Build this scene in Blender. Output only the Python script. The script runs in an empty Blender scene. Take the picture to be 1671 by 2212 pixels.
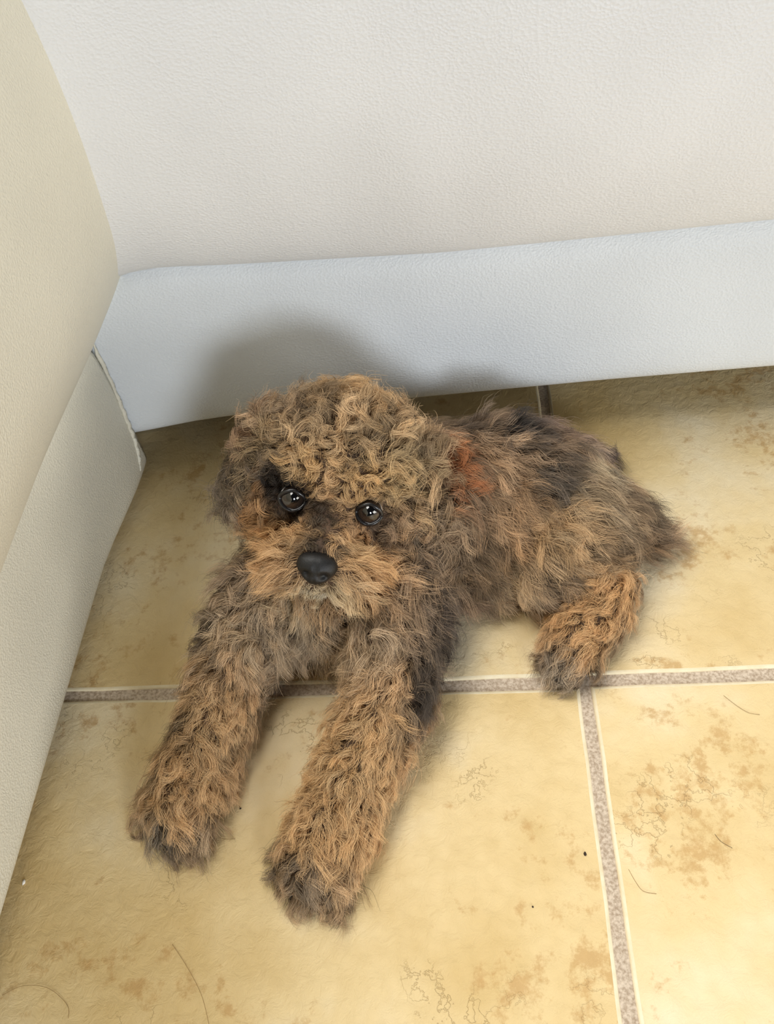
import bpy, bmesh, math
import numpy as np
from mathutils import Vector, Matrix, noise
from mathutils.kdtree import KDTree

# ------------------------------------------------------------------ camera, world, lights
scene = bpy.context.scene
col = scene.collection
PI = math.pi

cam_d = bpy.data.cameras.new('camera')
cam_d.sensor_fit = 'HORIZONTAL'
cam_d.sensor_width = 36.0
cam_d.lens = 36.0 * 1666 / 1671
cam_d.clip_start = 0.01
cam = bpy.data.objects.new('camera', cam_d)
cam.matrix_world = Matrix(((0.99134729, 0.05855204, 0.11748283, 0.0),
                           (0.02493674, 0.79469942, -0.60649072, 0.0),
                           (-0.12887481, 0.60417257, 0.78636302, 0.62),
                           (0, 0, 0, 1)))
col.objects.link(cam)
scene.camera = cam

world = bpy.data.worlds.new('room_light')
scene.world = world
world.use_nodes = True
wb = world.node_tree.nodes['Background']
wb.inputs['Color'].default_value = (0.93, 0.96, 1.0, 1)
wb.inputs['Strength'].default_value = 0.03

def area_light(name, loc, target, size, power, colour):
    d = bpy.data.lights.new(name, 'AREA')
    d.shape = 'RECTANGLE'; d.size = size[0]; d.size_y = size[1]
    d.energy = power; d.color = colour
    o = bpy.data.objects.new(name, d)
    o.location = loc
    o.rotation_euler = (Vector(target) - Vector(loc)).to_track_quat('-Z', 'Y').to_euler()
    col.objects.link(o)
    return o
# soft daylight: a rooflight up behind the armchair, a window behind the photographer, a patio door on the right
area_light('window_light', (0.74, -1.55, 0.72), (-0.1, 0.4, 0.12), (0.60, 0.55), 31, (0.90, 0.95, 1.0))
area_light('patio_door', (2.2, -0.75, 0.45), (-0.2, 0.35, 0.15), (1.1, 0.7), 26, (1.0, 0.97, 0.89))
area_light('rooflight', (-0.75, 0.78, 2.2), (-0.10, 0.10, 0.0), (1.5, 1.5), 84, (1.0, 0.97, 0.91))
scene.cycles_curves.shape = 'RIBBONS'
scene.cycles.max_bounces = 5
scene.cycles.diffuse_bounces = 4
scene.cycles.glossy_bounces = 2
scene.cycles.transmission_bounces = 2

vs = scene.view_settings
scene.display_settings.display_device = 'sRGB'
vs.view_transform = 'Standard'
vs.look = 'None'
vs.gamma = 1.0
vs.use_curve_mapping = False
vs.exposure = -0.32

# ------------------------------------------------------------------ helpers
def lin(r, g, b):
    f = lambda c: (c / 255 / 12.92) if c / 255 <= 0.04045 else ((c / 255 + 0.055) / 1.055) ** 2.4
    return (f(r), f(g), f(b))
def L4(r, g, b):
    return (*lin(r, g, b), 1.0)

def mat_new(name):
    m = bpy.data.materials.new(name)
    m.use_nodes = True
    nt = m.node_tree
    return m, nt, nt.nodes['Principled BSDF']
def nd(nt, t, **kw):
    n = nt.nodes.new(t)
    for k, v in kw.items():
        if k.startswith('i_'):
            n.inputs[k[2:].replace('_', ' ')].default_value = v
        else:
            setattr(n, k, v)
    return n
def ramp(nt, stops):
    n = nt.nodes.new('ShaderNodeValToRGB')
    el = n.color_ramp.elements
    while len(el) < len(stops): el.new(0.5)
    for e, (p, c) in zip(el, stops):
        e.position = p; e.color = c
    return n
def mixc(nt, fac, a, b, blend='MIX'):
    n = nt.nodes.new('ShaderNodeMix'); n.data_type = 'RGBA'; n.blend_type = blend
    for idx, v in ((0, fac), (6, a), (7, b)):
        if hasattr(v, 'is_output') or isinstance(v, bpy.types.NodeSocket): nt.links.new(v, n.inputs[idx])
        else: n.inputs[idx].default_value = v
    return n.outputs[2]

def link(o, parent=None):
    col.objects.link(o)
    if parent is not None: o.parent = parent
    return o
def obj(name, mesh, mat=None, parent=None, smooth=True):
    if mat is not None and not mesh.materials: mesh.materials.append(mat)
    if smooth: mesh.polygons.foreach_set('use_smooth', [True] * len(mesh.polygons))
    return link(bpy.data.objects.new(name, mesh), parent)
def empty(name, loc=(0, 0, 0)):
    o = bpy.data.objects.new(name, None); o.location = loc
    o.empty_display_size = 0.05
    return link(o)
def tag(o, label=None, cat=None, group=None, kind=None):
    if label: o['label'] = label
    if cat: o['category'] = cat
    if group: o['group'] = group
    if kind: o['kind'] = kind
    return o
def mesh_from(name, verts, faces):
    me = bpy.data.meshes.new(name)
    me.from_pydata([tuple(v) for v in verts], [], faces)
    me.update()
    return me
def bm_mesh(name, bm):
    me = bpy.data.meshes.new(name); bm.normal_update(); bm.to_mesh(me); bm.free(); return me
def tube_mesh(name, pts, rad, seg=8):
    pts = [Vector(p) for p in pts]
    rr = rad if hasattr(rad, '__len__') else [rad] * len(pts)
    verts, faces = [], []
    up = Vector((0, 0, 1))
    for i, p in enumerate(pts):
        t = (pts[min(i + 1, len(pts) - 1)] - pts[max(i - 1, 0)]).normalized()
        a = t.cross(up)
        if a.length < 1e-3: a = t.cross(Vector((1, 0, 0)))
        a.normalize(); b = t.cross(a)
        for k in range(seg):
            th = 2 * PI * k / seg
            verts.append(p + (a * math.cos(th) + b * math.sin(th)) * rr[i])
    n = len(pts)
    for i in range(n - 1):
        for k in range(seg):
            faces.append((i * seg + k, i * seg + (k + 1) % seg, (i + 1) * seg + (k + 1) % seg, (i + 1) * seg + k))
    faces.append(tuple(range(seg))); faces.append(tuple((n - 1) * seg + k for k in reversed(range(seg))))
    me = mesh_from(name, verts, faces)
    bm = bmesh.new(); bm.from_mesh(me); bmesh.ops.recalc_face_normals(bm, faces=bm.faces); bm.to_mesh(me); bm.free()
    return me

# ------------------------------------------------------------------ materials
def leather(name, base, scale=540.0):
    m, nt, b = mat_new(name)
    tc = nd(nt, 'ShaderNodeTexCoord')
    warp = nd(nt, 'ShaderNodeTexNoise', i_Scale=35.0, i_Detail=2.0)
    nt.links.new(tc.outputs['Object'], warp.inputs['Vector'])
    mp = nd(nt, 'ShaderNodeMapping'); mp.inputs['Scale'].default_value = (0.75, 1.0, 1.0)
    nt.links.new(tc.outputs['Object'], mp.inputs['Vector'])
    off = nd(nt, 'ShaderNodeVectorMath', operation='MULTIPLY_ADD')
    nt.links.new(warp.outputs['Color'], off.inputs[0])
    off.inputs[1].default_value = (0.006, 0.006, 0.006)
    nt.links.new(mp.outputs[0], off.inputs[2])
    v = nd(nt, 'ShaderNodeTexVoronoi', feature='F1', i_Scale=scale)
    nt.links.new(off.outputs[0], v.inputs['Vector'])
    n2 = nd(nt, 'ShaderNodeTexNoise', i_Scale=scale * 1.6, i_Detail=1.0)
    nt.links.new(off.outputs[0], n2.inputs['Vector'])
    big = nd(nt, 'ShaderNodeTexNoise', i_Scale=7.0, i_Detail=2.0)
    nt.links.new(tc.outputs['Object'], big.inputs['Vector'])
    ad = nd(nt, 'ShaderNodeMath', operation='MULTIPLY_ADD'); ad.inputs[1].default_value = 0.35
    nt.links.new(n2.outputs[0], ad.inputs[0]); nt.links.new(v.outputs['Distance'], ad.inputs[2])
    bp = nd(nt, 'ShaderNodeBump', i_Strength=0.5, i_Distance=0.0008)
    nt.links.new(ad.outputs[0], bp.inputs['Height'])
    nt.links.new(bp.outputs[0], b.inputs['Normal'])
    d = tuple(c * 0.93 for c in base[:3]) + (1,)
    rp = ramp(nt, [(0.35, d), (0.65, base)])
    nt.links.new(big.outputs[0], rp.inputs[0])
    nt.links.new(rp.outputs[0], b.inputs['Base Color'])
    b.inputs['Roughness'].default_value = 0.48
    b.inputs['Specular IOR Level'].default_value = 0.35
    return m
M_white = leather('white_leather', L4(229, 230, 232))
M_warm_lit = leather('warm_lit_leather', L4(232, 227, 210))  # pale leather with the warm bounce light painted in as a cream tint
M_base = leather('white_leather_base', L4(222, 227, 232))  # same leather as the upper panel, shade painted in as a darker, cooler tone

def tile_material():
    m, nt, b = mat_new('beige_tile')
    tc = nd(nt, 'ShaderNodeTexCoord')
    oi = nd(nt, 'ShaderNodeObjectInfo')
    sc = nd(nt, 'ShaderNodeVectorMath', operation='MULTIPLY_ADD')
    cmb = nd(nt, 'ShaderNodeCombineXYZ')
    mu = nd(nt, 'ShaderNodeMath', operation='MULTIPLY'); mu.inputs[1].default_value = 7.3
    nt.links.new(oi.outputs['Random'], mu.inputs[0])
    nt.links.new(mu.outputs[0], cmb.inputs[0]); nt.links.new(mu.outputs[0], cmb.inputs[1]); nt.links.new(mu.outputs[0], cmb.inputs[2])
    nt.links.new(tc.outputs['Object'], sc.inputs[0]); sc.inputs[1].default_value = (1, 1, 1)
    nt.links.new(cmb.outputs[0], sc.inputs[2])
    V = sc.outputs[0]
    def noise_(s, det, rough=0.6, dist=0.0):
        n = nd(nt, 'ShaderNodeTexNoise', i_Scale=s, i_Detail=det, i_Roughness=rough, i_Distortion=dist)
        nt.links.new(V, n.inputs['Vector']); return n.outputs[0]
    cloud = noise_(6.0, 4.0)
    r1 = ramp(nt, [(0.32, L4(216, 188, 132)), (0.5, L4(230, 206, 156)), (0.68, L4(239, 223, 188))])
    nt.links.new(cloud, r1.inputs[0])
    # brown weathered patches, broken up by a finer noise
    area = noise_(8.5, 3.0); fine = noise_(55.0, 6.0, 0.72)
    mul = nd(nt, 'ShaderNodeMath', operation='MULTIPLY'); nt.links.new(area, mul.inputs[0]); nt.links.new(fine, mul.inputs[1])
    r2 = ramp(nt, [(0.298, (0, 0, 0, 1)), (0.37, (1, 1, 1, 1))])
    nt.links.new(mul.outputs[0], r2.inputs[0])
    f2 = nd(nt, 'ShaderNodeMath', operation='MULTIPLY'); f2.inputs[1].default_value = 0.62
    nt.links.new(r2.outputs[0], f2.inputs[0])
    c = mixc(nt, f2.outputs[0], r1.outputs[0], L4(190, 148, 90))
    # hairline fissures
    vw = nd(nt, 'ShaderNodeTexNoise', i_Scale=26.0, i_Detail=5.0, i_Roughness=0.65); nt.links.new(V, vw.inputs['Vector'])
    rid = nd(nt, 'ShaderNodeMath', operation='SUBTRACT'); nt.links.new(vw.outputs[0], rid.inputs[0]); rid.inputs[1].default_value = 0.5
    ab = nd(nt, 'ShaderNodeMath', operation='ABSOLUTE'); nt.links.new(rid.outputs[0], ab.inputs[0])
    gate = noise_(9.0, 2.0)
    r3 = ramp(nt, [(0.0, (1, 1, 1, 1)), (0.008, (0, 0, 0, 1))]); nt.links.new(ab.outputs[0], r3.inputs[0])
    r4 = ramp(nt, [(0.56, (0, 0, 0, 1)), (0.64, (1, 1, 1, 1))]); nt.links.new(gate, r4.inputs[0])
    g = nd(nt, 'ShaderNodeMath', operation='MULTIPLY'); nt.links.new(r3.outputs[0], g.inputs[0]); nt.links.new(r4.outputs[0], g.inputs[1])
    g2 = nd(nt, 'ShaderNodeMath', operation='MULTIPLY'); g2.inputs[1].default_value = 0.25; nt.links.new(g.outputs[0], g2.inputs[0])
    c = mixc(nt, g2.outputs[0], c, L4(170, 130, 74))
    nt.links.new(c, b.inputs['Base Color'])
    h1 = noise_(95.0, 6.0, 0.68, 0.5)
    hh = nd(nt, 'ShaderNodeMath', operation='MULTIPLY_ADD'); hh.inputs[1].default_value = -0.35
    nt.links.new(g.outputs[0], hh.inputs[0]); nt.links.new(h1, hh.inputs[2])
    bp = nd(nt, 'ShaderNodeBump', i_Strength=0.7, i_Distance=0.0022); nt.links.new(hh.outputs[0], bp.inputs['Height'])
    nt.links.new(bp.outputs[0], b.inputs['Normal'])
    b.inputs['Roughness'].default_value = 0.50
    b.inputs['Specular IOR Level'].default_value = 0.3
    return m
M_tile = tile_material()
def plain_noise(name, c1, c2, scale, rough=0.7, bump=0.0, detail=5.0):
    m, nt, b = mat_new(name)
    tc = nd(nt, 'ShaderNodeTexCoord')
    n = nd(nt, 'ShaderNodeTexNoise', i_Scale=scale, i_Detail=detail, i_Roughness=0.65)
    nt.links.new(tc.outputs['Object'], n.inputs['Vector'])
    r = ramp(nt, [(0.38, c1), (0.62, c2)]); nt.links.new(n.outputs[0], r.inputs[0])
    nt.links.new(r.outputs[0], b.inputs['Base Color'])
    b.inputs['Roughness'].default_value = rough
    if bump:
        bp = nd(nt, 'ShaderNodeBump', i_Strength=0.6, i_Distance=bump)
        nt.links.new(n.outputs[0], bp.inputs['Height']); nt.links.new(bp.outputs[0], b.inputs['Normal'])
    return m
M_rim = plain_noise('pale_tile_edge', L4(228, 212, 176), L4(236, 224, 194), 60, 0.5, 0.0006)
M_grout = plain_noise('taupe_grout', L4(170, 150, 128), L4(216, 200, 180), 420, 0.9, 0.0008)
M_under = plain_noise('black_lining', L4(26, 27, 28), L4(36, 37, 38), 90, 0.9)

# ------------------------------------------------------------------ floor: grout bed with tiles
GX, GY, TS, GW = 0.0795, 0.2865, 0.500, 0.0105     # grout crossing, tile pitch, joint width
bm = bmesh.new()
bmesh.ops.create_cube(bm, size=1.0)
for v in bm.verts:
    v.co = Vector((v.co.x * 3.6 + 0.1, v.co.y * 3.0 + 0.3, v.co.z * 0.03 - 0.0168))
floor = obj('floor', bm_mesh('floor', bm), M_grout, smooth=False)
tag(floor, 'beige stone-look tile floor with taupe grout', kind='structure')

def tile_mesh(seed):
    """A square tile with slightly wavy edges, a pale rounded rim and a flat face."""
    rng = np.random.default_rng(seed)
    n = 24
    half = (TS - GW) / 2
    ring = []
    ph = rng.uniform(0, 6.28, 12)
    def wob(t, k):
        return 0.00022 * math.sin(t * 60 + ph[k]) + 0.00030 * math.sin(t * 23 + ph[k + 4]) + 0.00014 * math.sin(t * 131 + ph[k + 8])
    for s in range(4):
        for i in range(n):
            t = -half + 2 * half * i / n
            w = wob(t, s)
            x, y = [(t, -half + w), (half - w, t), (-t, half - w), (-half + w, -t)][s]
            ring.append((x, y))
    def scaled(ins): return [(x * (1 - ins / half), y * (1 - ins / half)) for x, y in ring]
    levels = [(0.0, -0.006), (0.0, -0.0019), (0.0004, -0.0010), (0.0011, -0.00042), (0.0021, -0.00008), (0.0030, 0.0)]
    verts, faces, mats = [], [], []
    N = len(ring)
    for ins, z in levels:
        verts += [(x, y, z) for x, y in scaled(ins)]
    for l in range(len(levels) - 1):
        for i in range(N):
            j = (i + 1) % N
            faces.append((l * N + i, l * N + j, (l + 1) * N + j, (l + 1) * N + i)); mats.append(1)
    faces.append(tuple((len(levels) - 1) * N + i for i in range(N))); mats.append(0)
    me = mesh_from('tile', verts, faces)
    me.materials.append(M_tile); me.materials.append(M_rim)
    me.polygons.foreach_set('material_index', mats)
    return me
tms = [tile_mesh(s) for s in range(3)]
k = 0
for ry in (-1, 0, 1):
    for cx_ in (-1, 0, 1):
        t = bpy.data.objects.new('tile', tms[k % 3]); k += 1
        link(t, floor)
        t.location = (GX + (cx_ - 0.5) * TS, GY + (ry - 0.5) * TS, 0.0)
        t.rotation_euler.z = {(0, 0): -0.006, (1, 0): -0.004}.get((ry, cx_), 0.0)

# ------------------------------------------------------------------ sofas
def interp(x, xs, ys): return float(np.interp(x, xs, ys))
def smooth_profile(pts, n):
    """Catmull-Rom through (a, z) points, n samples."""
    P = np.array(pts, float); P = np.vstack([2 * P[0] - P[1], P, 2 * P[-1] - P[-2]])
    out = []
    segs = len(pts) - 1
    for i in range(n):
        u = i / (n - 1) * segs; s = min(int(u), segs - 1); t = u - s
        p0, p1, p2, p3 = P[s:s + 4]
        out.append(0.5 * ((2 * p1) + (-p0 + p2) * t + (2 * p0 - 5 * p1 + 4 * p2 - p3) * t * t + (-p0 + 3 * p1 - 3 * p2 + p3) * t ** 3))
    return out
def loft(name, rings, mat, parent, cap=True):
    N = len(rings[0]); verts = [p for r in rings for p in r]; faces = []
    for a in range(len(rings) - 1):
        for i in range(N):
            j = (i + 1) % N
            faces.append((a * N + i, a * N + j, (a + 1) * N + j, (a + 1) * N + i))
    if cap:
        faces.append(tuple(range(N))); faces.append(tuple((len(rings) - 1) * N + i for i in range(N)))
    me = mesh_from(name, verts, faces)
    b = bmesh.new(); b.from_mesh(me); bmesh.ops.recalc_face_normals(b, faces=b.faces); b.to_mesh(me); b.free()
    return obj(name, me, mat, parent)

# ---- back sofa (faces the camera, runs along x)
sofa = empty('sofa', (0.45, 0.9, 0.0))
tag(sofa, 'pale grey-white grained leather sofa running behind the puppy', 'sofa')
def place(o, parent):
    o.matrix_parent_inverse = Matrix.Translation(-Vector(parent.location))
    return o
xs = np.concatenate([np.linspace(-0.385, -0.2, 28), np.linspace(-0.19, 0.45, 40), np.linspace(0.5, 1.35, 14)])
def yb(x): return interp(x, [-0.40, -0.36, -0.25, -0.043, 0.133, 0.35, 1.4], [0.553, 0.5545, 0.563, 0.5685, 0.573, 0.575, 0.578])
def seam_z(x): return interp(x, [-0.40, -0.33, -0.316, -0.295, -0.27, -0.21, -0.02, 0.12, 0.3, 1.4], [0.226, 0.231, 0.2345, 0.239, 0.240, 0.2345, 0.222, 0.2195, 0.219, 0.217])
rings = []
for x in xs:
    y0, sz = yb(x), seam_z(x)
    b0 = interp(x, [-0.39, -0.345, -0.29, -0.22], [0.055, 0.058, 0.0625, 0.064])
    prof = smooth_profile([(0.035, b0 + 0.004), (0.012, b0), (0.004, b0 + 0.003), (0.000, b0 + 0.014), (0.001, b0 + 0.034), (0.005, 0.125), (0.011, 0.165), (0.017, sz - 0.022), (0.024, sz - 0.007), (0.036, sz + 0.004)], 40)
    r = [(x, y0 + a, z) for a, z in prof]
    r += [(x, y0 + 0.12, sz + 0.004), (x, y0 + 0.12, b0 + 0.004)]
    rings.append(r)
place(loft('base_panel', rings, M_base, sofa), sofa)
rings = []
for x in xs:
    y0, sz = yb(x) + 0.018, seam_z(x)
    fold = 0.0012 * math.exp(-((x + 0.035) / 0.018) ** 2) - 0.0010 * math.exp(-((x + 0.005) / 0.022) ** 2) + 0.001 * math.exp(-((x + 0.13) / 0.03) ** 2) + 0.002 * math.sin(x * 19)
    corner = 0.012 * math.exp(-((x + 0.385) / 0.05) ** 2)
    pts = [(0.040, sz + 0.012), (0.012, sz - 0.0015), (0.000, sz + 0.001), (-0.012, sz + 0.013), (-0.024, sz + 0.040), (-0.035, sz + 0.082), (-0.041, sz + 0.130), (-0.042, 0.41), (-0.038, 0.47), (-0.028, 0.53), (-0.012, 0.585), (0.03, 0.635), (0.10, 0.65)]
    prof = smooth_profile(pts, 46)
    r = []
    for a, z in prof:
        w = max(0.0, min(1.0, (z - sz - 0.005) / 0.07)) * max(0, 1 - max(0, z - 0.4) / 0.2)
        r.append((x, y0 + a + corner * w - fold * w, z))
    r += [(x, y0 + 0.25, 0.65), (x, y0 + 0.25, sz + 0.012)]
    rings.append(r)
place(loft('upper_panel', rings, M_white, sofa), sofa)
# dark lining and feet underneath, out of the light
bm = bmesh.new(); bmesh.ops.create_cube(bm, size=1.0)
for v in bm.verts: v.co = Vector((v.co.x * 1.70 + 0.47, v.co.y * 0.62 + 0.925, v.co.z * 0.02 + 0.078))
place(obj('underside', bm_mesh('underside', bm), M_under, sofa, smooth=False), sofa)
bm = bmesh.new(); bmesh.ops.create_cube(bm, size=1.0)
for v in bm.verts: v.co = Vector((v.co.x * 1.70 + 0.47, v.co.y * 0.36 + 1.03, v.co.z * 0.555 + 0.36))
place(obj('rear_body', bm_mesh('rear_body', bm), M_white, sofa, smooth=False), sofa)
bm = bmesh.new(); bmesh.ops.create_cube(bm, size=1.0)  # unseen block added behind the armchair to stop rooflight leaking into the corner
for v in bm.verts: v.co = Vector((v.co.x * 0.46 - 0.61, v.co.y * 0.60 + 0.915, v.co.z * 0.56 + 0.355))
bmesh.ops.bevel(bm, geom=bm.edges[:], offset=0.02, segments=3, affect='EDGES')
place(obj('light_blocker', bm_mesh('light_blocker', bm), M_white, sofa), sofa)
for fx in (-0.33, 1.25):
    for fy in (0.72, 1.15):
        bm = bmesh.new(); bmesh.ops.create_cone(bm, cap_ends=True, segments=20, radius1=0.02, radius2=0.026, depth=0.070)
        for v in bm.verts: v.co += Vector((fx, fy, 0.035))
        place(obj('foot', bm_mesh('foot', bm), M_under, sofa), sofa)

# ---- left sofa (its warm-tinted flank faces +x, runs along y)
chair = empty('armchair', (-0.62, 0.05, 0.0))
tag(chair, 'pale leather armchair flank, tinted cream for warm bounce light, along the left edge, with bulging upper panel', 'armchair')
ys = np.concatenate([np.linspace(0.602, 0.53, 14), np.linspace(0.50, -0.55, 34)])
rings = []
for y in np.concatenate([np.linspace(0.5560, 0.50, 14), np.linspace(0.48, -0.55, 34)]):
    e = min(1.0, max(0.0, (y - 0.40) / 0.15))
    dx = 0.015 * e * e * (3 - 2 * e)
    prof = smooth_profile([(-0.405, 0.0165), (-0.381, 0.0150), (-0.3735, 0.020), (-0.3715, 0.045), (-0.369, 0.10), (-0.3675, 0.15), (-0.372, 0.178), (-0.40, 0.19)], 26)
    lift = 0.002 * e
    r = [(x + dx, y, z + lift) for x, z in prof] + [(-0.52, y, 0.19), (-0.52, y, 0.0165)]
    rings.append(r)
place(loft('lower_panel', rings, M_warm_lit, chair), chair)
rings = []
for y in ys:
    e = min(1.0, max(0.0, (y - 0.36) / 0.18))
    dx = 0.006 * e * e * (3 - 2 * e)
    w = 0.0020 * math.sin(y * 9 + 0.6)
    prof = smooth_profile([(-0.385, 0.176), (-0.366, 0.172), (-0.357, 0.179), (-0.332, 0.207), (-0.307, 0.242), (-0.286, 0.288), (-0.273, 0.345), (-0.2665, 0.40), (-0.268, 0.46), (-0.279, 0.52), (-0.305, 0.58), (-0.36, 0.615), (-0.43, 0.62)], 52)
    r = [(x + dx + w, y, z) for x, z in prof] + [(-0.55, y, 0.62), (-0.55, y, 0.176)]
    rings.append(r)
place(loft('upper_panel', rings, M_warm_lit, chair), chair)
wp = [(-0.3545, 0.5660, 0.178), (-0.3535, 0.5600, 0.140), (-0.3535, 0.5545, 0.105), (-0.3545, 0.5505, 0.080), (-0.3555, 0.5480, 0.060), (-0.3570, 0.5420, 0.042), (-0.3590, 0.5330, 0.028), (-0.3620, 0.5200, 0.019)]
wp = [(x, y, z) for x, y, z in wp]
cr = []
for i in range(60):
    u = i / 59 * (len(wp) - 1); s = min(int(u), len(wp) - 2); t = u - s
    p = Vector(wp[s]).lerp(Vector(wp[s + 1]), t)
    cr.append(p + Vector((0.0006 * math.sin(i * 1.3), 0, 0.0004 * math.sin(i * 2.1))))
place(obj('welt_seam', tube_mesh('welt_seam', cr, [0.0024 * min(1, (i + 1) / 5, (60 - i) / 14) for i in range(60)], 8), M_warm_lit, chair), chair)
bm = bmesh.new(); bmesh.ops.create_cube(bm, size=1.0)
for v in bm.verts: v.co = Vector((v.co.x * 0.50 - 0.72, v.co.y * 1.14 + 0.026, v.co.z * 0.56 + 0.31))
place(obj('rear_body', bm_mesh('rear_body', bm), M_warm_lit, chair, smooth=False), chair)
for fx in (-0.50, -0.90):
    for fy in (0.42, -0.42):
        bm = bmesh.new(); bmesh.ops.create_cone(bm, cap_ends=True, segments=20, radius1=0.02, radius2=0.026, depth=0.034)
        for v in bm.verts: v.co += Vector((fx, fy, 0.017))
        place(obj('foot', bm_mesh('foot', bm), M_under, chair), chair)

# ------------------------------------------------------------------ the puppy
puppy = empty('puppy', (-0.02, 0.40, 0.0))
tag(puppy, 'fluffy brown and tan puppy lying on the tiles, looking up', 'puppy')

def vec(*a): return np.array(a, float)
EL, ER, NT = vec(*(-0.1446, 0.3738, 0.1580)), vec(*(-0.0856, 0.3664, 0.1440)), vec(*(-0.1237, 0.3112, 0.1460))
MID = (EL + ER) / 2
r_ax = (ER - EL) / np.linalg.norm(ER - EL)
f_ax = NT - MID; f_ax -= r_ax * f_ax.dot(r_ax); f_ax += vec(0, 0, 0.024)
f_ax -= r_ax * f_ax.dot(r_ax); f_ax /= np.linalg.norm(f_ax)
u_ax = np.cross(r_ax, f_ax)
if u_ax[2] < 0: u_ax = -u_ax
def HD(r, f, u): return MID + r * r_ax + f * f_ax + u * u_ax
NOSE = NT

blobs = []      # (kind, data)
def ell(c, r, rot=None): blobs.append(('e', vec(*c), vec(*r), rot))
def cap(a, b, ra, rb): blobs.append(('c', vec(*a), vec(*b), ra, rb))
HR = np.stack([r_ax, f_ax, u_ax], 1)
# head
ell(HD(0, -0.055, 0.006), (0.064, 0.055, 0.057), HR)
ell(HD(0, -0.034, 0.022), (0.046, 0.030, 0.028), HR)       # brow
ell(HD(0.036, -0.030, -0.026), (0.028, 0.032, 0.030), HR)  # cheeks
ell(HD(-0.036, -0.030, -0.026), (0.028, 0.032, 0.030), HR)
def to_h(p):
    d = vec(*p) - MID
    return np.array([d.dot(r_ax), d.dot(f_ax), d.dot(u_ax)])
nh = to_h(NOSE)
cap(HD(0, -0.015, -0.014), HD(nh[0], nh[1] - 0.019, nh[2] - 0.004), 0.026, 0.0165)   # muzzle
cap(HD(0, -0.010, -0.030), HD(nh[0], nh[1] - 0.020, nh[2] - 0.020), 0.024, 0.015)    # jaw
ell(HD(nh[0] + 0.017, nh[1] - 0.023, nh[2] - 0.013), (0.020, 0.019, 0.017), HR)
ell(HD(nh[0] - 0.017, nh[1] - 0.023, nh[2] - 0.013), (0.020, 0.019, 0.017), HR)
# ears: flat hanging flaps
cap(HD(0.062, -0.055, 0.016), HD(0.074, -0.046, -0.036), 0.020, 0.023)
cap(HD(-0.060, -0.058, 0.020), HD(-0.068, -0.050, -0.030), 0.020, 0.022)
# neck and chest
cap(HD(0, -0.060, -0.020), (-0.118, 0.400, 0.060), 0.052, 0.062)
ell((-0.132, 0.366, 0.052), (0.072, 0.052, 0.050))
ell((-0.140, 0.342, 0.040), (0.052, 0.036, 0.036))
# shoulders and front legs
cap((-0.076, 0.345, 0.056), (-0.0789, 0.2629, 0.0360), 0.036, 0.029)
cap((-0.0789, 0.2629, 0.0360), (-0.1047, 0.2133, 0.0270), 0.029, 0.025)
cap((-0.1047, 0.2133, 0.0270), (-0.1228, 0.1658, 0.0220), 0.025, 0.022)
cap((-0.1230, 0.1660, 0.0210), (-0.1326, 0.1413, 0.0170), 0.026, 0.021)
cap((-0.190, 0.350, 0.052), (-0.2187, 0.2929, 0.0360), 0.033, 0.027)
cap((-0.2187, 0.2929, 0.0360), (-0.2287, 0.2472, 0.0270), 0.027, 0.024)
cap((-0.2287, 0.2472, 0.0270), (-0.2406, 0.2066, 0.0220), 0.024, 0.022)
cap((-0.2410, 0.2070, 0.0210), (-0.2475, 0.1808, 0.0170), 0.026, 0.021)
# toes
TOES = []
for base, tip, side in ((vec(*(-0.1333, 0.1420, 0.0140)), vec(*(-0.1394, 0.1315, 0.0110)), 1), (vec(*(-0.2488, 0.1817, 0.0140)), vec(*(-0.2551, 0.1695, 0.0110)), -1)):
    d = tip - base; d[2] = 0; d /= np.linalg.norm(d); s = np.array([-d[1], d[0], 0])
    for q, ln in ((-1.5, 0.008), (-0.5, 0.013), (0.5, 0.013), (1.5, 0.008)):
        a = base + s * q * 0.0122 + d * (ln - 0.006); b = a + d * 0.012; b[2] = 0.0095
        cap(a, b, 0.0105, 0.0090); TOES.append((b, d, s))
# trunk
cap((-0.115, 0.400, 0.062), (-0.045, 0.432, 0.064), 0.064, 0.066)
ell((-0.015, 0.440, 0.058), (0.080, 0.070, 0.056))
ell((0.046, 0.450, 0.054), (0.066, 0.062, 0.052))
ell((0.078, 0.420, 0.046), (0.056, 0.058, 0.044))
ell((-0.005, 0.396, 0.032), (0.062, 0.036, 0.030))
ell((0.022, 0.462, 0.066), (0.058, 0.048, 0.050))
# near thigh and hind leg folded forward
ell((0.062, 0.392, 0.038), (0.050, 0.042, 0.036))
cap((0.075, 0.385, 0.034), (0.1038, 0.3653, 0.0260), 0.034, 0.024)
cap((0.1038, 0.3653, 0.0260), (0.0993, 0.3445, 0.0220), 0.024, 0.021)
cap((0.0993, 0.3445, 0.0220), (0.0717, 0.3082, 0.0170), 0.021, 0.019)
cap((0.0717, 0.3082, 0.0170), (0.0630, 0.2972, 0.0140), 0.019, 0.014)
# far hind foot peeking out behind the rump, and the tail
cap((0.070, 0.485, 0.030), (0.108, 0.512, 0.022), 0.024, 0.013)
cap((0.108, 0.512, 0.022), (0.122, 0.512, 0.018), 0.013, 0.011)
cap((0.115, 0.440, 0.036), (0.147, 0.424, 0.022), 0.024, 0.014)

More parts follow.
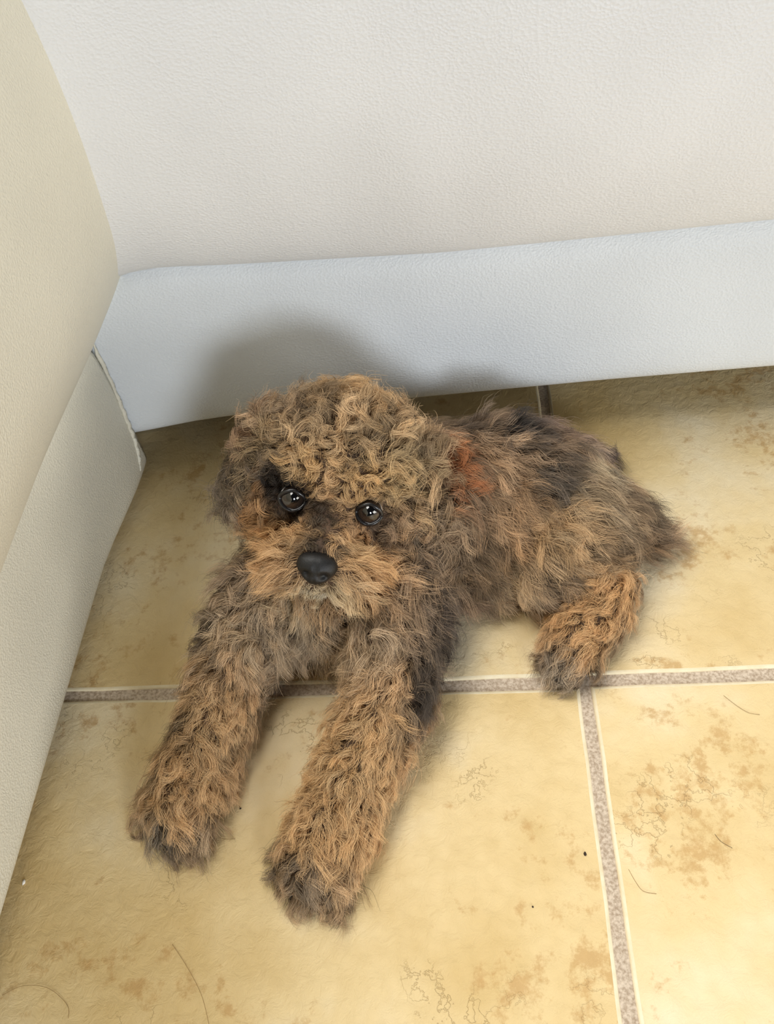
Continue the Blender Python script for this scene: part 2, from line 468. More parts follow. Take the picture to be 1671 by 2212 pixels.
bm = bmesh.new()
for bl in blobs:
    if bl[0] == 'e':
        _, c, r, rot = bl
        ret = bmesh.ops.create_icosphere(bm, subdivisions=4, radius=1.0)
        for v in ret['verts']:
            p = np.array(v.co) * r
            if rot is not None: p = rot @ p
            v.co = Vector(p + c)
    else:
        _, a, b, ra, rb = bl
        n = max(2, int(np.linalg.norm(b - a) / 0.006) + 1)
        for i in range(n + 1):
            t = i / n
            ret = bmesh.ops.create_icosphere(bm, subdivisions=3, radius=ra + (rb - ra) * t)
            bmesh.ops.translate(bm, verts=ret['verts'], vec=Vector(a + (b - a) * t))
tmp = bpy.data.objects.new('tmp', bm_mesh('tmp', bm)); col.objects.link(tmp)
md = tmp.modifiers.new('r', 'REMESH'); md.mode = 'VOXEL'; md.voxel_size = 0.0034
ms = tmp.modifiers.new('s', 'SMOOTH'); ms.factor = 0.5; ms.iterations = 6
dg = bpy.context.evaluated_depsgraph_get()
body_me = bpy.data.meshes.new_from_object(tmp.evaluated_get(dg))
body_me.name = 'body'
bpy.data.objects.remove(tmp)
for v in body_me.vertices:                       # the body rests on the floor
    if v.co.z < 0.0016: v.co.z = 0.0016 + 0.0002 * math.tanh((v.co.z - 0.0016) * 50)
body_me.update()
M_skin = plain_noise('dark_skin', L4(70, 52, 38), L4(96, 72, 52), 60, 0.8)
body = place(obj('body', body_me, M_skin, puppy), puppy)

# ------------------------------------------------------------------ fur
rng = np.random.default_rng(11)
nv = len(body_me.vertices)
VC = np.empty(nv * 3); body_me.vertices.foreach_get('co', VC); VC = VC.reshape(-1, 3)
VN = np.empty(nv * 3); body_me.vertices.foreach_get('normal', VN); VN = VN.reshape(-1, 3)
body_me.calc_loop_triangles()
nt_ = len(body_me.loop_triangles)
TR = np.empty(nt_ * 3, dtype=np.int32); body_me.loop_triangles.foreach_get('vertices', TR); TR = TR.reshape(-1, 3)
A_ = np.cross(VC[TR[:, 1]] - VC[TR[:, 0]], VC[TR[:, 2]] - VC[TR[:, 0]])
AREA = np.linalg.norm(A_, axis=1) / 2
def sample(n):
    i = rng.choice(nt_, n, p=AREA / AREA.sum())
    u, v = rng.random(n), rng.random(n)
    fl = u + v > 1; u[fl], v[fl] = 1 - u[fl], 1 - v[fl]
    w = 1 - u - v
    t = TR[i]
    P = VC[t[:, 0]] * w[:, None] + VC[t[:, 1]] * u[:, None] + VC[t[:, 2]] * v[:, None]
    Nn = VN[t[:, 0]] * w[:, None] + VN[t[:, 1]] * u[:, None] + VN[t[:, 2]] * v[:, None]
    Nn /= np.linalg.norm(Nn, axis=1)[:, None] + 1e-9
    return P, Nn
def blob_w(P, c, r):
    d = (P - vec(*c)) / np.asarray(r, float)
    return np.exp(-(d ** 2).sum(1) * 1.4)

# coat patches: (centre, radius, colour, strength) - painted in order
COAT = [
    # chest and neck
    ((-0.1544, 0.3112, 0.0549), .060, (150, 128, 104), 1.0),
    ((-0.2097, 0.2987, 0.0666), .030, (178, 152, 120), .8),
    ((-0.0961, 0.2887, 0.0684), .032, (186, 158, 126), .8),
    ((-0.1613, 0.3122, 0.0269), .022, (120, 102, 84), .8),
    ((-0.0544, 0.3133, 0.0739), .028, (104, 86, 72), .7),
    # trunk
    ((0.0216, 0.4472, 0.1132), .050, (134, 106, 78), .9),
    ((-0.0038, 0.4914, 0.0983), .030, (104, 86, 72), .8),
    ((0.0526, 0.4900, 0.0964), .026, (104, 84, 76), .8),
    ((0.0358, 0.4778, 0.1113), .018, (70, 60, 58), .8),
    ((0.0589, 0.4203, 0.0981), .020, (66, 58, 52), .85),
    ((0.0894, 0.4845, 0.0799), .022, (110, 90, 82), .8),
    ((0.0984, 0.4487, 0.0852), .018, (188, 168, 138), .8),
    ((0.0854, 0.4105, 0.0887), .022, (192, 164, 128), .8),
    ((0.0337, 0.3969, 0.0856), .034, (166, 126, 84), .8),
    ((0.0600, 0.3858, 0.0782), .032, (182, 146, 100), .8),
    ((0.0155, 0.3647, 0.0424), .026, (160, 134, 100), .8),
    ((0.0369, 0.3604, 0.0233), .020, (176, 150, 122), .7),
    ((0.0579, 0.3573, 0.0576), .020, (84, 70, 58), .8),
    ((0.0478, 0.3568, 0.0219), .018, (112, 92, 78), .7),
    ((-0.0112, 0.3722, 0.0700), .030, (118, 92, 64), .8),
    ((-0.0238, 0.3659, 0.0189), .022, (104, 80, 64), .8),
    ((-0.0427, 0.3279, 0.0493), .014, (166, 128, 96), .8),
    # hind leg, tail, far foot
    ((0.1036, 0.3487, 0.0451), .030, (198, 152, 94), 1.0),
    ((0.0854, 0.3223, 0.0384), .030, (200, 154, 96), 1.0),
    ((0.0615, 0.2883, 0.0236), .020, (122, 108, 94), .9),
    ((0.1070, 0.3223, 0.0170), .014, (80, 70, 60), .7),
    ((0.1206, 0.4019, 0.0705), .034, (108, 88, 66), .9),
    ((0.1560, 0.4160, 0.0270), .030, (126, 100, 74), .9),
    ((0.1434, 0.4410, 0.0397), .018, (92, 80, 64), .7),
    ((0.1270, 0.5178, 0.0244), .024, (72, 60, 58), 1.0),
    # front legs
    ((-0.0737, 0.2514, 0.0615), .034, (180, 142, 98), .9),
    ((-0.0955, 0.2117, 0.0511), .040, (200, 160, 106), 1.0),
    ((-0.1184, 0.1657, 0.0457), .040, (208, 164, 106), 1.0),
    ((-0.1370, 0.1306, 0.0336), .018, (116, 98, 80), .85),
    ((-0.1134, 0.1327, 0.0238), .015, (150, 122, 88), .6),
    ((-0.1612, 0.1472, 0.0147), .014, (96, 82, 66), .7),
    ((-0.0692, 0.2247, 0.0342), .022, (150, 116, 78), .6),
    ((-0.2094, 0.2782, 0.0571), .030, (180, 144, 104), .8),
    ((-0.2182, 0.2390, 0.0464), .036, (204, 163, 110), 1.0),
    ((-0.2346, 0.1958, 0.0429), .038, (206, 163, 108), 1.0),
    ((-0.2595, 0.1664, 0.0250), .016, (88, 80, 70), .85),
    ((-0.2291, 0.1701, 0.0230), .014, (120, 104, 86), .7),
    ((-0.2639, 0.2063, 0.0318), .018, (110, 88, 62), .6),
    # head
    ((-0.1072, 0.4029, 0.1924), .075, (146, 118, 84), 1.0),
    ((-0.0945, 0.4611, 0.1803), .034, (160, 126, 82), .9),
    ((-0.1600, 0.4516, 0.1800), .024, (140, 116, 92), .7),
    ((-0.1756, 0.4129, 0.1605), .026, (158, 132, 88), .7),
    ((-0.0613, 0.3931, 0.1550), .030, (164, 136, 94), .8),
    ((-0.1835, 0.4390, 0.1734), .020, (112, 84, 64), .7),
    (HD(-.020, -.010, .022), .016, (190, 152, 96), .9),
    (HD(.018, -.010, .022), .018, (190, 152, 96), .9),
    (HD(.045, -.020, .020), .016, (176, 146, 98), .8),
    (HD(-.002, -.004, .016), (.008, .020, .014), (104, 82, 58), .8),
    (HD(-.050, -.018, -.020), .020, (176, 124, 66), .9),
    (HD(.050, -.022, -.018), .022, (140, 112, 84), .8),
    (HD(.0, .015, -.026), .042, (208, 160, 102), 1.0),
    (HD(.030, .012, -.034), .022, (218, 162, 94), 1.0),
    (HD(-.030, .012, -.034), .022, (220, 162, 92), 1.0),
    (HD(.014, .026, -.026), .014, (232, 190, 130), .9),
    (HD(-.014, .026, -.026), .014, (228, 182, 122), .8),
    (HD(nh[0], nh[1] - .010, nh[2] - .024), .015, (226, 204, 170), .9),
    (HD(.012, .010, -.006), .012, (128, 98, 68), .7),
    (HD(-.006, .004, -.002), .012, (62, 50, 40), .9),
    (HD(-.004, .020, .000), .012, (58, 48, 40), .95),
    (HD(nh[0], nh[1] - .014, nh[2] + .012), .013, (56, 48, 40), .95),
    (HD(-.048, -.008, .006), .022, (46, 38, 34), .95),
    (EL, .0225, (26, 21, 19), 1.0),
    (HD(-.024, .004, -.012), .011, (60, 48, 38), .8),
    (HD(-.062, -.022, .004), .014, (92, 76, 64), .7),
    (ER, .0135, (70, 58, 56), .95),
    (HD(.040, -.002, -.016), .012, (104, 86, 74), .7),
    (HD(-.074, -.050, -.022), .030, (88, 76, 66), .9),
    (HD(.080, -.046, -.020), .028, (128, 106, 84), .9),
    ((-0.0296, 0.4429, 0.1262), .0150, (150, 88, 34), 1.0),
    ((-0.0261, 0.4191, 0.1264), .0150, (146, 84, 32), 1.0),
    ((-0.1264, 0.3124, 0.1157), .011, (234, 216, 188), 1.0),
    ((-0.1452, 0.3316, 0.0879), .009, (226, 200, 164), .9),
    ((-0.1114, 0.3096, 0.1264), .010, (232, 202, 158), .9),
    ((0.0355, 0.4737, 0.1127), .020, (62, 54, 50), .9),
    ((0.0551, 0.4220, 0.0995), .020, (60, 52, 46), .9),
    ((0.0750, 0.4433, 0.1000), .012, (84, 72, 64), .8),
    ((-0.0524, 0.3670, 0.0952), .016, (88, 72, 60), .8),
    ((-0.0539, 0.4058, 0.1564), .014, (98, 80, 62), .6),
    ((-0.0835, 0.3932, 0.1795), .012, (92, 76, 58), .7),
    ((-0.1390, 0.4305, 0.1928), .012, (104, 86, 72), .6),
    ((-0.0140, 0.3792, 0.0876), .018, (88, 70, 52), .7),
    ((-0.0003, 0.3665, 0.0486), .014, (84, 66, 50), .7),
    ((-0.0449, 0.3111, 0.0538), .022, (54, 46, 42), .95),
    ((-0.0508, 0.2783, 0.0530), .020, (58, 48, 42), .9),
    ((-0.0454, 0.3293, 0.0681), .020, (60, 50, 46), .9),
    ((-0.0588, 0.2458, 0.0468), .016, (76, 62, 50), .85),
    ((-0.2309, 0.3235, 0.0573), .024, (66, 56, 48), .85),
    ((-0.2511, 0.2431, 0.0368), .020, (84, 68, 50), .85),
    ((-0.0461, 0.3006, 0.0422), .016, (44, 37, 35), .95),
    ((-0.0548, 0.2593, 0.0511), .014, (52, 44, 40), .9),
]
def coat_colour(P):
    c = np.tile(np.array(lin(120, 96, 72)), (len(P), 1))
    for ctr, r, rgb, s in COAT:
        r = np.asarray(r, float) if hasattr(r, '__len__') else np.array([r] * 3)
        w = np.clip(blob_w(P, ctr, r) * 1.6, 0, 1)[:, None] * s
        c = c * (1 - w) + np.array(lin(*rgb)) * w
    return c

# region ids: which tuft of the coat a hair belongs to
REG = ['head_fur', 'muzzle_fur', 'ear_fur', 'ear_fur', 'chest_fur', 'front_leg_fur', 'front_leg_fur', 'trunk_fur', 'hind_leg_fur', 'tail_fur', 'far_foot_fur']
CEN = [
    (0, [(HD(0, -0.05, 0.02), .075), (HD(0, -0.02, 0.03), .045), (HD(0.03, -0.02, -0.005), .03), (HD(-0.03, -0.02, -0.005), .03)]),
    (1, [(HD(0, 0.025, -0.02), .034), (HD(0.016, 0.012, -0.034), .034), (HD(-0.016, 0.012, -0.034), .034)]),
    (2, [(HD(0.074, -0.052, -0.005), .030), (HD(0.080, -0.046, -0.036), .034)]),
    (3, [(HD(-0.072, -0.054, -0.002), .030), (HD(-0.076, -0.050, -0.030), .032)]),
    (4, [((-0.135, 0.34, 0.05), .060), ((-0.19, 0.345, 0.055), .03), ((-0.085, 0.325, 0.06), .03), ((-.13, .37, .08), .04)]),
    (5, [((-0.0825, 0.2551, 0.0360), .036), ((-0.1047, 0.2133, 0.0270), .045), ((-0.1228, 0.1658, 0.0220), .045), ((-0.1429, 0.1375, 0.0170), .04)]),
    (6, [((-0.2200, 0.2801, 0.0360), .034), ((-0.2287, 0.2472, 0.0270), .045), ((-0.2406, 0.2066, 0.0220), .045), ((-0.2542, 0.1720, 0.0170), .04)]),
    (7, [((-0.05, .44, .06), .075), ((0.01, .44, .06), .085), ((.07, .44, .055), .080), ((.06, .40, .045), .055)]),
    (8, [((0.1032, 0.3605, 0.0260), .034), ((0.0872, 0.3269, 0.0220), .034), ((0.0645, 0.2956, 0.0170), .034)]),
    (9, [((.145, .425, .025), .034)]),
    (10, [((.122, .514, .018), .024)]),
]
def region(P):
    best = np.full(len(P), 1e9); rid = np.zeros(len(P), int)
    for k, lst in CEN:
        for c, r in lst:
            d = np.linalg.norm(P - vec(*c), axis=1) / r
            m = d < best; best[m] = d[m]; rid[m] = k
    return rid

# length (m), lift (0 flat .. 1 upright), curl amplitude, curl turns for each region
LEN  = np.array([.027, .030, .034, .034, .034, .023, .023, .030, .020, .034, .020])
LIFT = np.array([.62, .45, .45, .45, .42, .50, .50, .40, .50, .35, .35])
CURL = np.array([.0036, .0022, .0050, .0050, .0042, .0026, .0026, .0026, .0026, .0030, .0026])
TURN = np.array([1.1, .9, 1.5, 1.5, 1.1, 1.0, 1.0, .9, 1.0, .8, .9])

def flow_field(P, Nn, rid):
    D = np.tile(vec(0, 0, -0.5), (len(P), 1))
    m = rid == 0
    d = P[m] - HD(0, 0.02, -0.01); d /= np.linalg.norm(d, axis=1)[:, None]
    D[m] = d + vec(0, 0, -0.10)
    m = rid == 1
    d = P[m] - HD(nh[0], nh[1] + 0.012, nh[2] + 0.020)
    rl = d @ r_ax; 
    D[m] = np.outer(np.sign(rl) * np.clip(np.abs(rl) / 0.008, 0, 1) * 1.0, r_ax) - u_ax * 0.75 - f_ax * 0.25
    for k in (2, 3):
        m = rid == k; D[m] = vec(0, -0.1, -1.0) + r_ax * (0.25 if k == 2 else -0.35)
    m = rid == 4
    d = P[m] - vec(-0.125, 0.36, 0.12); d[:, 1] *= 0.4
    D[m] = d / np.linalg.norm(d, axis=1)[:, None] + vec(0, -0.1, -0.6)
    for k, a, b in ((5, (-0.0784, 0.2611, 0.0400), (-0.1463, 0.1348, 0.0000)), (6, (-0.2172, 0.2909, 0.0400), (-0.2622, 0.1715, 0.0000))):
        m = rid == k
        ax = vec(*b) - vec(*a); ax[2] = 0; ax /= np.linalg.norm(ax)
        rel = P[m] - vec(*a); side = rel - np.outer(rel @ ax, ax); side[:, 2] *= 0.2
        D[m] = ax * 0.8 + side / (np.linalg.norm(side, axis=1)[:, None] + 0.01) * 0.9 + vec(0, 0, -0.25)
    m = rid == 7
    D[m] = vec(0.75, -0.25, -0.25) + (P[m] - vec(0.0, 0.45, 0.08)) * vec(3, 8, 4)
    m = rid == 8
    D[m] = vec(-0.55, -0.65, -0.2)
    m = rid == 9
    D[m] = vec(0.95, -0.25, -0.15)
    m = rid == 10
    D[m] = vec(0.8, 0.4, -0.2)
    D -= Nn * (D * Nn).sum(1)[:, None]
    D /= np.linalg.norm(D, axis=1)[:, None] + 1e-9
    return D

def rot_about(v, ax, ang):
    c, s = np.cos(ang)[:, None], np.sin(ang)[:, None]
    return v * c + np.cross(ax, v) * s + ax * (ax * v).sum(1)[:, None] * (1 - c)

N_CLUMP, N_HAIR, K = 7500, 200000, 11
# clump centres
CP, CN = sample(N_CLUMP)
c_rid = region(CP)
CD = flow_field(CP, CN, c_rid)
CD = rot_about(CD, CN, rng.normal(0, 1, N_CLUMP) * np.array([.75, .35, .5, .5, .5, .45, .45, .38, .45, .35, .4])[c_rid])
c_len = LEN[c_rid] * rng.uniform(.72, 1.25, N_CLUMP)
c_lift = np.clip(LIFT[c_rid] + rng.normal(0, .13, N_CLUMP), .12, .95)
c_curl = CURL[c_rid] * rng.uniform(.35, 1.6, N_CLUMP)
c_turn = TURN[c_rid] * rng.uniform(.6, 1.5, N_CLUMP) * rng.choice([-1, 1], N_CLUMP)
c_ph = rng.uniform(0, 2 * PI, N_CLUMP)
c_val = np.exp(rng.normal(0, .30, N_CLUMP))
c_val *= np.exp(.55 * np.array([noise.noise(Vector(p) * 48) for p in CP]))
c_warm = rng.normal(0, .05, N_CLUMP)
# shorter coat round the eyes, on the bridge of the nose and on the far side of the feet
def shorten(P):
    s = np.ones(len(P))
    for c, r, k in ((EL, .024, .86), (ER, .024, .86), (HD(0, -0.004, 0.016), .028, .55), (HD(nh[0], nh[1] - 0.004, nh[2] + 0.012), .017, .80), (NOSE, .018, .72), (HD(0, 0.012, 0.0), .022, .62), (HD(nh[0], nh[1] - .008, nh[2] - 0.024), .017, .66)):
        s *= 1 - k * np.clip(blob_w(P, c, [r] * 3) * 1.5, 0, 1)
    return s
c_len *= shorten(CP)
kd = KDTree(N_CLUMP)
for i, p in enumerate(CP): kd.insert(p, i)
kd.balance()

HP, HN = sample(N_HAIR)
keep = ~((HP[:, 2] < 0.006) & (HN[:, 2] < -0.5))
keep &= ~((np.linalg.norm(HP - EL, axis=1) < .0115) | (np.linalg.norm(HP - ER, axis=1) < .0115) | (np.linalg.norm(HP - (NOSE - f_ax * 0.006), axis=1) < .0120))
HP, HN = HP[keep], HN[keep]
n = len(HP)
cid = np.array([kd.find(p)[1] for p in HP])
rid = c_rid[cid]
t = np.linspace(0, 1, K)
def strands(P, Nn, D, ln, lift, curl, turn, ph, gravity=.35):
    """Curly strands (n, K, 3) from root P: rise along the normal, then lie over along D."""
    D2 = D * np.sqrt(1 - lift ** 2)[:, None]; N2 = Nn * lift[:, None]
    base = D2 + N2
    B = np.cross(Nn, D)
    T = t[None, :, None]
    path = P[:, None] + ln[:, None, None] * (N2[:, None] * (T * (1.35 - .55 * T)) + D2[:, None] * (T * (.55 + .45 * T)))
    path[:, :, 2] -= gravity * (ln[:, None] * (t ** 2)[None])* .55
    ang = ph[:, None] + 2 * PI * turn[:, None] * t[None]
    amp = curl[:, None] * np.minimum(1, t * 1.6)[None]
    U = np.cross(base, B); U /= np.linalg.norm(U, axis=1)[:, None] + 1e-9
    o0 = np.cos(ph)[:, None, None] * B[:, None] * 0
    return path + (amp * np.cos(ang))[:, :, None] * B[:, None] + (amp * np.sin(ang))[:, :, None] * U[:, None] + o0
# the lock a hair belongs to, and the hair itself; hairs gather towards their lock
CS = strands(CP, CN, CD, c_len, c_lift, c_curl, c_turn, c_ph)
hl = c_len[cid] * rng.uniform(.75, 1.12, n)
fly = rng.random(n) < .16                      # loose single hairs
hl[fly] *= rng.uniform(1.0, 1.35, fly.sum())
hd = rot_about(CD[cid], HN, rng.normal(0, .22, n))
S = strands(HP, HN, hd, hl, np.clip(c_lift[cid] + rng.normal(0, .07, n), .1, .97), c_curl[cid] * rng.uniform(.8, 1.2, n), c_turn[cid], c_ph[cid] + rng.normal(0, .25, n))
clump = np.where(fly, .1, rng.uniform(.5, .85, n)) * np.where((rid == 7) | (rid == 9), .75, 1)
w = (clump[:, None] * (t ** .8)[None])[:, :, None]
jit = rng.normal(0, .00075, (n, 1, 3)) * (0.3 + 1.2 * t)[None, :, None]
S = S * (1 - w) + (CS[cid] + jit) * w
S += np.where(fly, 2.2, 1.0)[:, None, None] * (rng.normal(0, 1, (n, 1, 3)) * np.sin(t * 5)[None, :, None] + rng.normal(0, 1, (n, 1, 3)) * np.sin(t * 11 + 1)[None, :, None] * .5) * .00045
# stay above the floor and clear of the eyes and the nose
for c, r in ((EL, .0117), (ER, .0117), (NOSE, .0150)):
    d = S - c; l = np.linalg.norm(d, axis=2); m = l < r
    S[m] = c + d[m] / (l[m][:, None] + 1e-9) * r
lo = S[:, :, 2]; S[:, :, 2] = np.where(lo < .004, .0006 + .0034 * np.exp((lo - .004) / .0034), lo)

cc = coat_colour(HP)
val = c_val[cid] * np.exp(rng.normal(0, .16, n))
cc = cc * val[:, None]
warm = c_warm[cid]; cc[:, 0] *= 1 + warm * .5; cc[:, 2] *= 1 - warm
dark = rng.random(n) < .09; cc[dark] *= .3
lum = (cc @ np.array([.3, .59, .11]))[:, None]
cc = (cc * .78 + lum * .22) * 1.85 * np.array([1.0, 1.0, .92])
cc *= np.minimum(1, .72 / cc.max(1))[:, None]
cc = np.clip(cc, .006, .9)

def fur_material():
    m = bpy.data.materials.new('puppy_coat'); m.use_nodes = True
    nt = m.node_tree; nt.nodes.clear()
    out = nd(nt, 'ShaderNodeOutputMaterial')
    at = nd(nt, 'ShaderNodeAttribute', attribute_name='coat')
    hi = nd(nt, 'ShaderNodeHairInfo')
    rp = ramp(nt, [(0.0, (.72, .70, .68, 1)), (0.45, (.95, .95, .95, 1)), (1.0, (1.3, 1.3, 1.3, 1))])  # darker roots; brightened tips paint strand highlights into the coat colour
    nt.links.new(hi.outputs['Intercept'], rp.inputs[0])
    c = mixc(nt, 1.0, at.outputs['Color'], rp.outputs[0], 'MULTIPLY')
    h = nd(nt, 'ShaderNodeBsdfPrincipled')
    nt.links.new(c, h.inputs['Base Color'])
    h.inputs['Roughness'].default_value = .5
    h.inputs['Specular IOR Level'].default_value = .35
    nt.links.new(h.outputs[0], out.inputs[0])
    return m
M_fur = fur_material()
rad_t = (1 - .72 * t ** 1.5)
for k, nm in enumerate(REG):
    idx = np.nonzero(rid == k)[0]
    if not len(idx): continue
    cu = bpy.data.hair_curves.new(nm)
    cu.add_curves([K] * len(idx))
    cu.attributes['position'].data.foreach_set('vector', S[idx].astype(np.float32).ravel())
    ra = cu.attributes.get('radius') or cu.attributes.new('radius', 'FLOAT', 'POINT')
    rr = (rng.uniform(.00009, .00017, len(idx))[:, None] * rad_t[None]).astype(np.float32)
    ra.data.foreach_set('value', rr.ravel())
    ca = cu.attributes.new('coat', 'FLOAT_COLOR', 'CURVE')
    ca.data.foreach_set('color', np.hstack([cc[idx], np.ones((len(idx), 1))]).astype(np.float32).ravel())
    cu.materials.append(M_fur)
    o = place(link(bpy.data.objects.new(nm, cu), puppy), puppy)
    o['kind'] = 'stuff'

# ------------------------------------------------------------------ eyes and nose
def simple_mat(name, c, rough, coat=0.0, spec=.5):
    m, nt, b = mat_new(name)
    n = nd(nt, 'ShaderNodeTexNoise', i_Scale=300.0)
    r = ramp(nt, [(.3, tuple(x * .85 for x in c[:3]) + (1,)), (.7, c)])
    tc = nd(nt, 'ShaderNodeTexCoord'); nt.links.new(tc.outputs['Object'], n.inputs['Vector'])
    nt.links.new(n.outputs[0], r.inputs[0]); nt.links.new(r.outputs[0], b.inputs['Base Color'])
    b.inputs['Roughness'].default_value = rough
    b.inputs['Coat Weight'].default_value = coat; b.inputs['Coat Roughness'].default_value = .06
    b.inputs['Specular IOR Level'].default_value = spec
    return m
M_scl = simple_mat('eye_white', L4(206, 204, 206), .15, 1.0)
M_iris = simple_mat('dark_brown_iris', L4(46, 36, 30), .12, 1.0)
M_pup = simple_mat('black_pupil', L4(8, 8, 9), .08, 1.0)
M_lid = simple_mat('black_eyelid', L4(22, 19, 19), .35, .3)
M_nose = plain_noise('black_nose_leather', L4(9, 9, 10), L4(18, 17, 18), 900, .5, .0004)
CAM = vec(0, 0, .62)
for E, lookoff in ((EL, vec(0.0, 0, .0)), (ER, vec(0.0, 0, .0))):
    R_ = .0108
    ctr = E - f_ax * .0035 - (CAM - E) / np.linalg.norm(CAM - E) * .002
    g = CAM + vec(0.0, 0.03, 0.06) - ctr; g /= np.linalg.norm(g)
    q = Vector(g).to_track_quat('Z', 'Y').to_matrix()
    bm = bmesh.new(); bmesh.ops.create_uvsphere(bm, u_segments=40, v_segments=40, radius=R_)
    for v in bm.verts:
        a = math.acos(max(-1, min(1, v.co.z / R_)))
        if a < .72: v.co.z += .0010 * (math.cos(a / .72 * PI) + 1) / 2
        v.co = q @ v.co + Vector(ctr)
    me = bm_mesh('eye', bm)
    me.materials.append(M_scl); me.materials.append(M_iris); me.materials.append(M_pup)
    for p in me.polygons:
        a = math.acos(max(-1, min(1, (Vector(p.center) - Vector(ctr)).normalized().dot(Vector(g)))))
        p.material_index = 2 if a < .55 else (1 if a < 1.12 else 0)
    eye = place(obj('eye', me, None, puppy), puppy)
    eye['label'] = 'glossy dark eye'
    # eyelid rim: an almond ring hugging the ball
    vd = (CAM - ctr) / np.linalg.norm(CAM - ctr); vd = vd * .55 + f_ax * .6; vd /= np.linalg.norm(vd)
    rx = r_ax - vd * r_ax.dot(vd); rx /= np.linalg.norm(rx); ry = np.cross(vd, rx)
    if ry.dot(u_ax) < 0: ry = -ry
    pts = []
    for i in range(41):
        th = 2 * PI * i / 40
        x, y = .0102 * math.cos(th), .0086 * math.sin(th) * (1 - .18 * abs(math.cos(th)))
        zz = math.sqrt(max(1e-8, (R_ + .0006) ** 2 - min(x * x + y * y, R_ * R_ * .95)))
        pts.append(ctr + rx * x + ry * y + vd * zz)
    obj('eyelid', tube_mesh('eyelid', pts, .0017, 8), M_lid, eye)
# nose
nf = f_ax * math.cos(.4) + u_ax * math.sin(.4); nu = u_ax * math.cos(.4) - f_ax * math.sin(.4)
bm = bmesh.new(); bmesh.ops.create_uvsphere(bm, u_segments=48, v_segments=32, radius=1.0)
for v in bm.verts:
    x, y, z = v.co          # x right, y forward, z up
    wdt = .0156 * (1 + .10 * z) if z > 0 else .0156 * (1 + .34 * z)
    X, Y, Z = x * wdt, (y * .0135 if y < 0 else .0118 * y ** .75), z * .0132
    if z > .55: Z -= (z - .55) * .003
    for s in (-1, 1):                                  # nostrils with side slits
        d = math.hypot((x - s * .46) / .26, (z + .28) / .22)
        if y > 0: Y -= .0052 * math.exp(-d * d * 1.2)
        d2 = math.hypot((x - s * .80) / .22, (z + .42) / .12)
        if y > -.1: Y -= .0020 * math.exp(-d2 * d2)
    if y > 0: Y -= .0010 * math.exp(-(x / .06) ** 2) * (1 if z < .3 else .3)
    v.co = Vector(HD(nh[0], nh[1] - .008, nh[2]) + X * r_ax + Y * nf + Z * nu)
nose = place(obj('nose', bm_mesh('nose', bm), M_nose, puppy), puppy)
nose['label'] = 'black leathery nose'
# claws
M_claw = simple_mat('dark_claw', L4(30, 26, 24), .3, .3)
for b, d, s in TOES:
    a = b + d * .006 + vec(0, 0, .001)
    pts = [a, a + d * .004 + vec(0, 0, .0008), a + d * .0075 + vec(0, 0, -.0020), a + d * .0095 + vec(0, 0, -.0060)]
    place(obj('claw', tube_mesh('claw', pts, [.0019, .0017, .0012, .0004], 7), M_claw, puppy), puppy)

# ------------------------------------------------------------------ crumbs and loose hairs on the floor
def crumb(loc, r, seed, mat, label):
    bm = bmesh.new(); bmesh.ops.create_icosphere(bm, subdivisions=2, radius=1.0)
    for v in bm.verts:
        k = 1 + .35 * noise.noise(v.co * 1.4 + Vector((seed, 0, 0)))
        v.co = Vector((v.co.x * r[0] * k, v.co.y * r[1] * k, max(v.co.z, -.7) * r[2] * k + r[2] * .72))
    o = obj('crumb', bm_mesh('crumb', bm), mat)
    o.location = loc
    return tag(o, label, 'crumb', 'crumbs on the floor')
M_cw = plain_noise('white_crumb', L4(226, 222, 212), L4(244, 240, 232), 800, .8)
M_cd = plain_noise('dark_crumb', L4(40, 28, 18), L4(58, 42, 28), 800, .8)
crumb((-0.3734, 0.1301, 0.0000), (.0013, .0021, .0010), 1, M_cw, 'tiny white crumb on the tile beside the armchair')
crumb((0.0632, 0.1485, 0.0000), (.0010, .0015, .0009), 2, M_cd, 'tiny dark crumb left of the grout line running towards the camera')
crumb((0.0220, 0.1131, 0.0000), (.0007, .0007, .0006), 3, M_cd, 'dark speck lying below the larger dark crumb')
crumb((-0.2047, 0.1846, 0.0000), (.0008, .0008, .0007), 4, M_cd, 'dark speck between the two front paws')
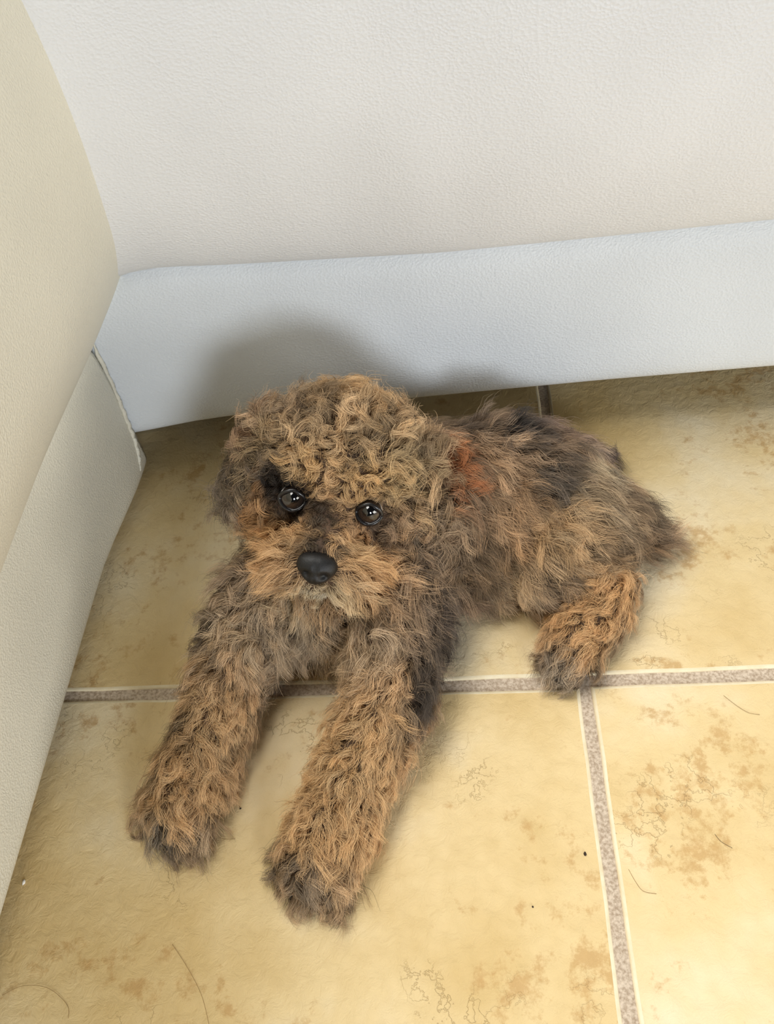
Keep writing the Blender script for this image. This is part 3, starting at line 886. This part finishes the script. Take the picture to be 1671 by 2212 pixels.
M_hair = simple_mat('shed_hair', L4(150, 116, 66), .5)
M_haird = simple_mat('dark_shed_hair', L4(58, 40, 24), .5)
def loose(pts, mat, label, r=.00014):
    P = [Vector((p[0], p[1], .0004 + .0005 * math.sin(i * .9) ** 2)) for i, p in enumerate(pts)]
    Q = []
    for i in range(24):
        u = i / 23 * (len(P) - 1); s = min(int(u), len(P) - 2); f = u - s
        p0, p1, p2, p3 = P[max(s - 1, 0)], P[s], P[s + 1], P[min(s + 2, len(P) - 1)]
        Q.append(0.5 * ((2 * p1) + (p2 - p0) * f + (2 * p0 - 5 * p1 + 4 * p2 - p3) * f * f + (3 * p1 - p0 - 3 * p2 + p3) * f ** 3))
    return tag(obj('loose_hair', tube_mesh('loose_hair', Q, r, 5), mat), label, 'hair', 'shed hairs on the floor')
loose([(-0.2425, 0.0877, 0.0000), (-0.2280, 0.0730, 0.0000), (-0.2143, 0.0560, 0.0000), (-0.2058, 0.0384, 0.0000)], M_hair, 'long pale shed hair curving off the bottom edge of the picture')
loose([(-0.3652, 0.0541, 0.0000), (-0.3509, 0.0601, 0.0000), (-0.3307, 0.0589, 0.0000), (-0.3135, 0.0491, 0.0000), (-0.3100, 0.0408, 0.0000)], M_hair, 'arched shed hair in the bottom left corner')
loose([(0.1582, 0.1616, 0.0000), (0.1613, 0.1564, 0.0000), (0.1680, 0.1519, 0.0000)], M_haird, 'short dark shed hair on the tile at the far right')
loose([(0.1891, 0.2690, 0.0000), (0.1970, 0.2600, 0.0000), (0.2045, 0.2539, 0.0000), (0.2128, 0.2521, 0.0000)], M_hair, 'thin shed hair just below the grout line at the right')
loose([(0.0928, 0.1378, 0.0000), (0.0963, 0.1295, 0.0000), (0.1005, 0.1234, 0.0000), (0.1094, 0.1216, 0.0000)], M_hair, 'curled shed hair right beside the upright grout line')
loose([(-0.2360, 0.1659, 0.0000), (-0.2241, 0.1637, 0.0000), (-0.2123, 0.1611, 0.0000), (-0.2055, 0.1614, 0.0000)], M_hair, 'wavy shed hair right of the left front paw')
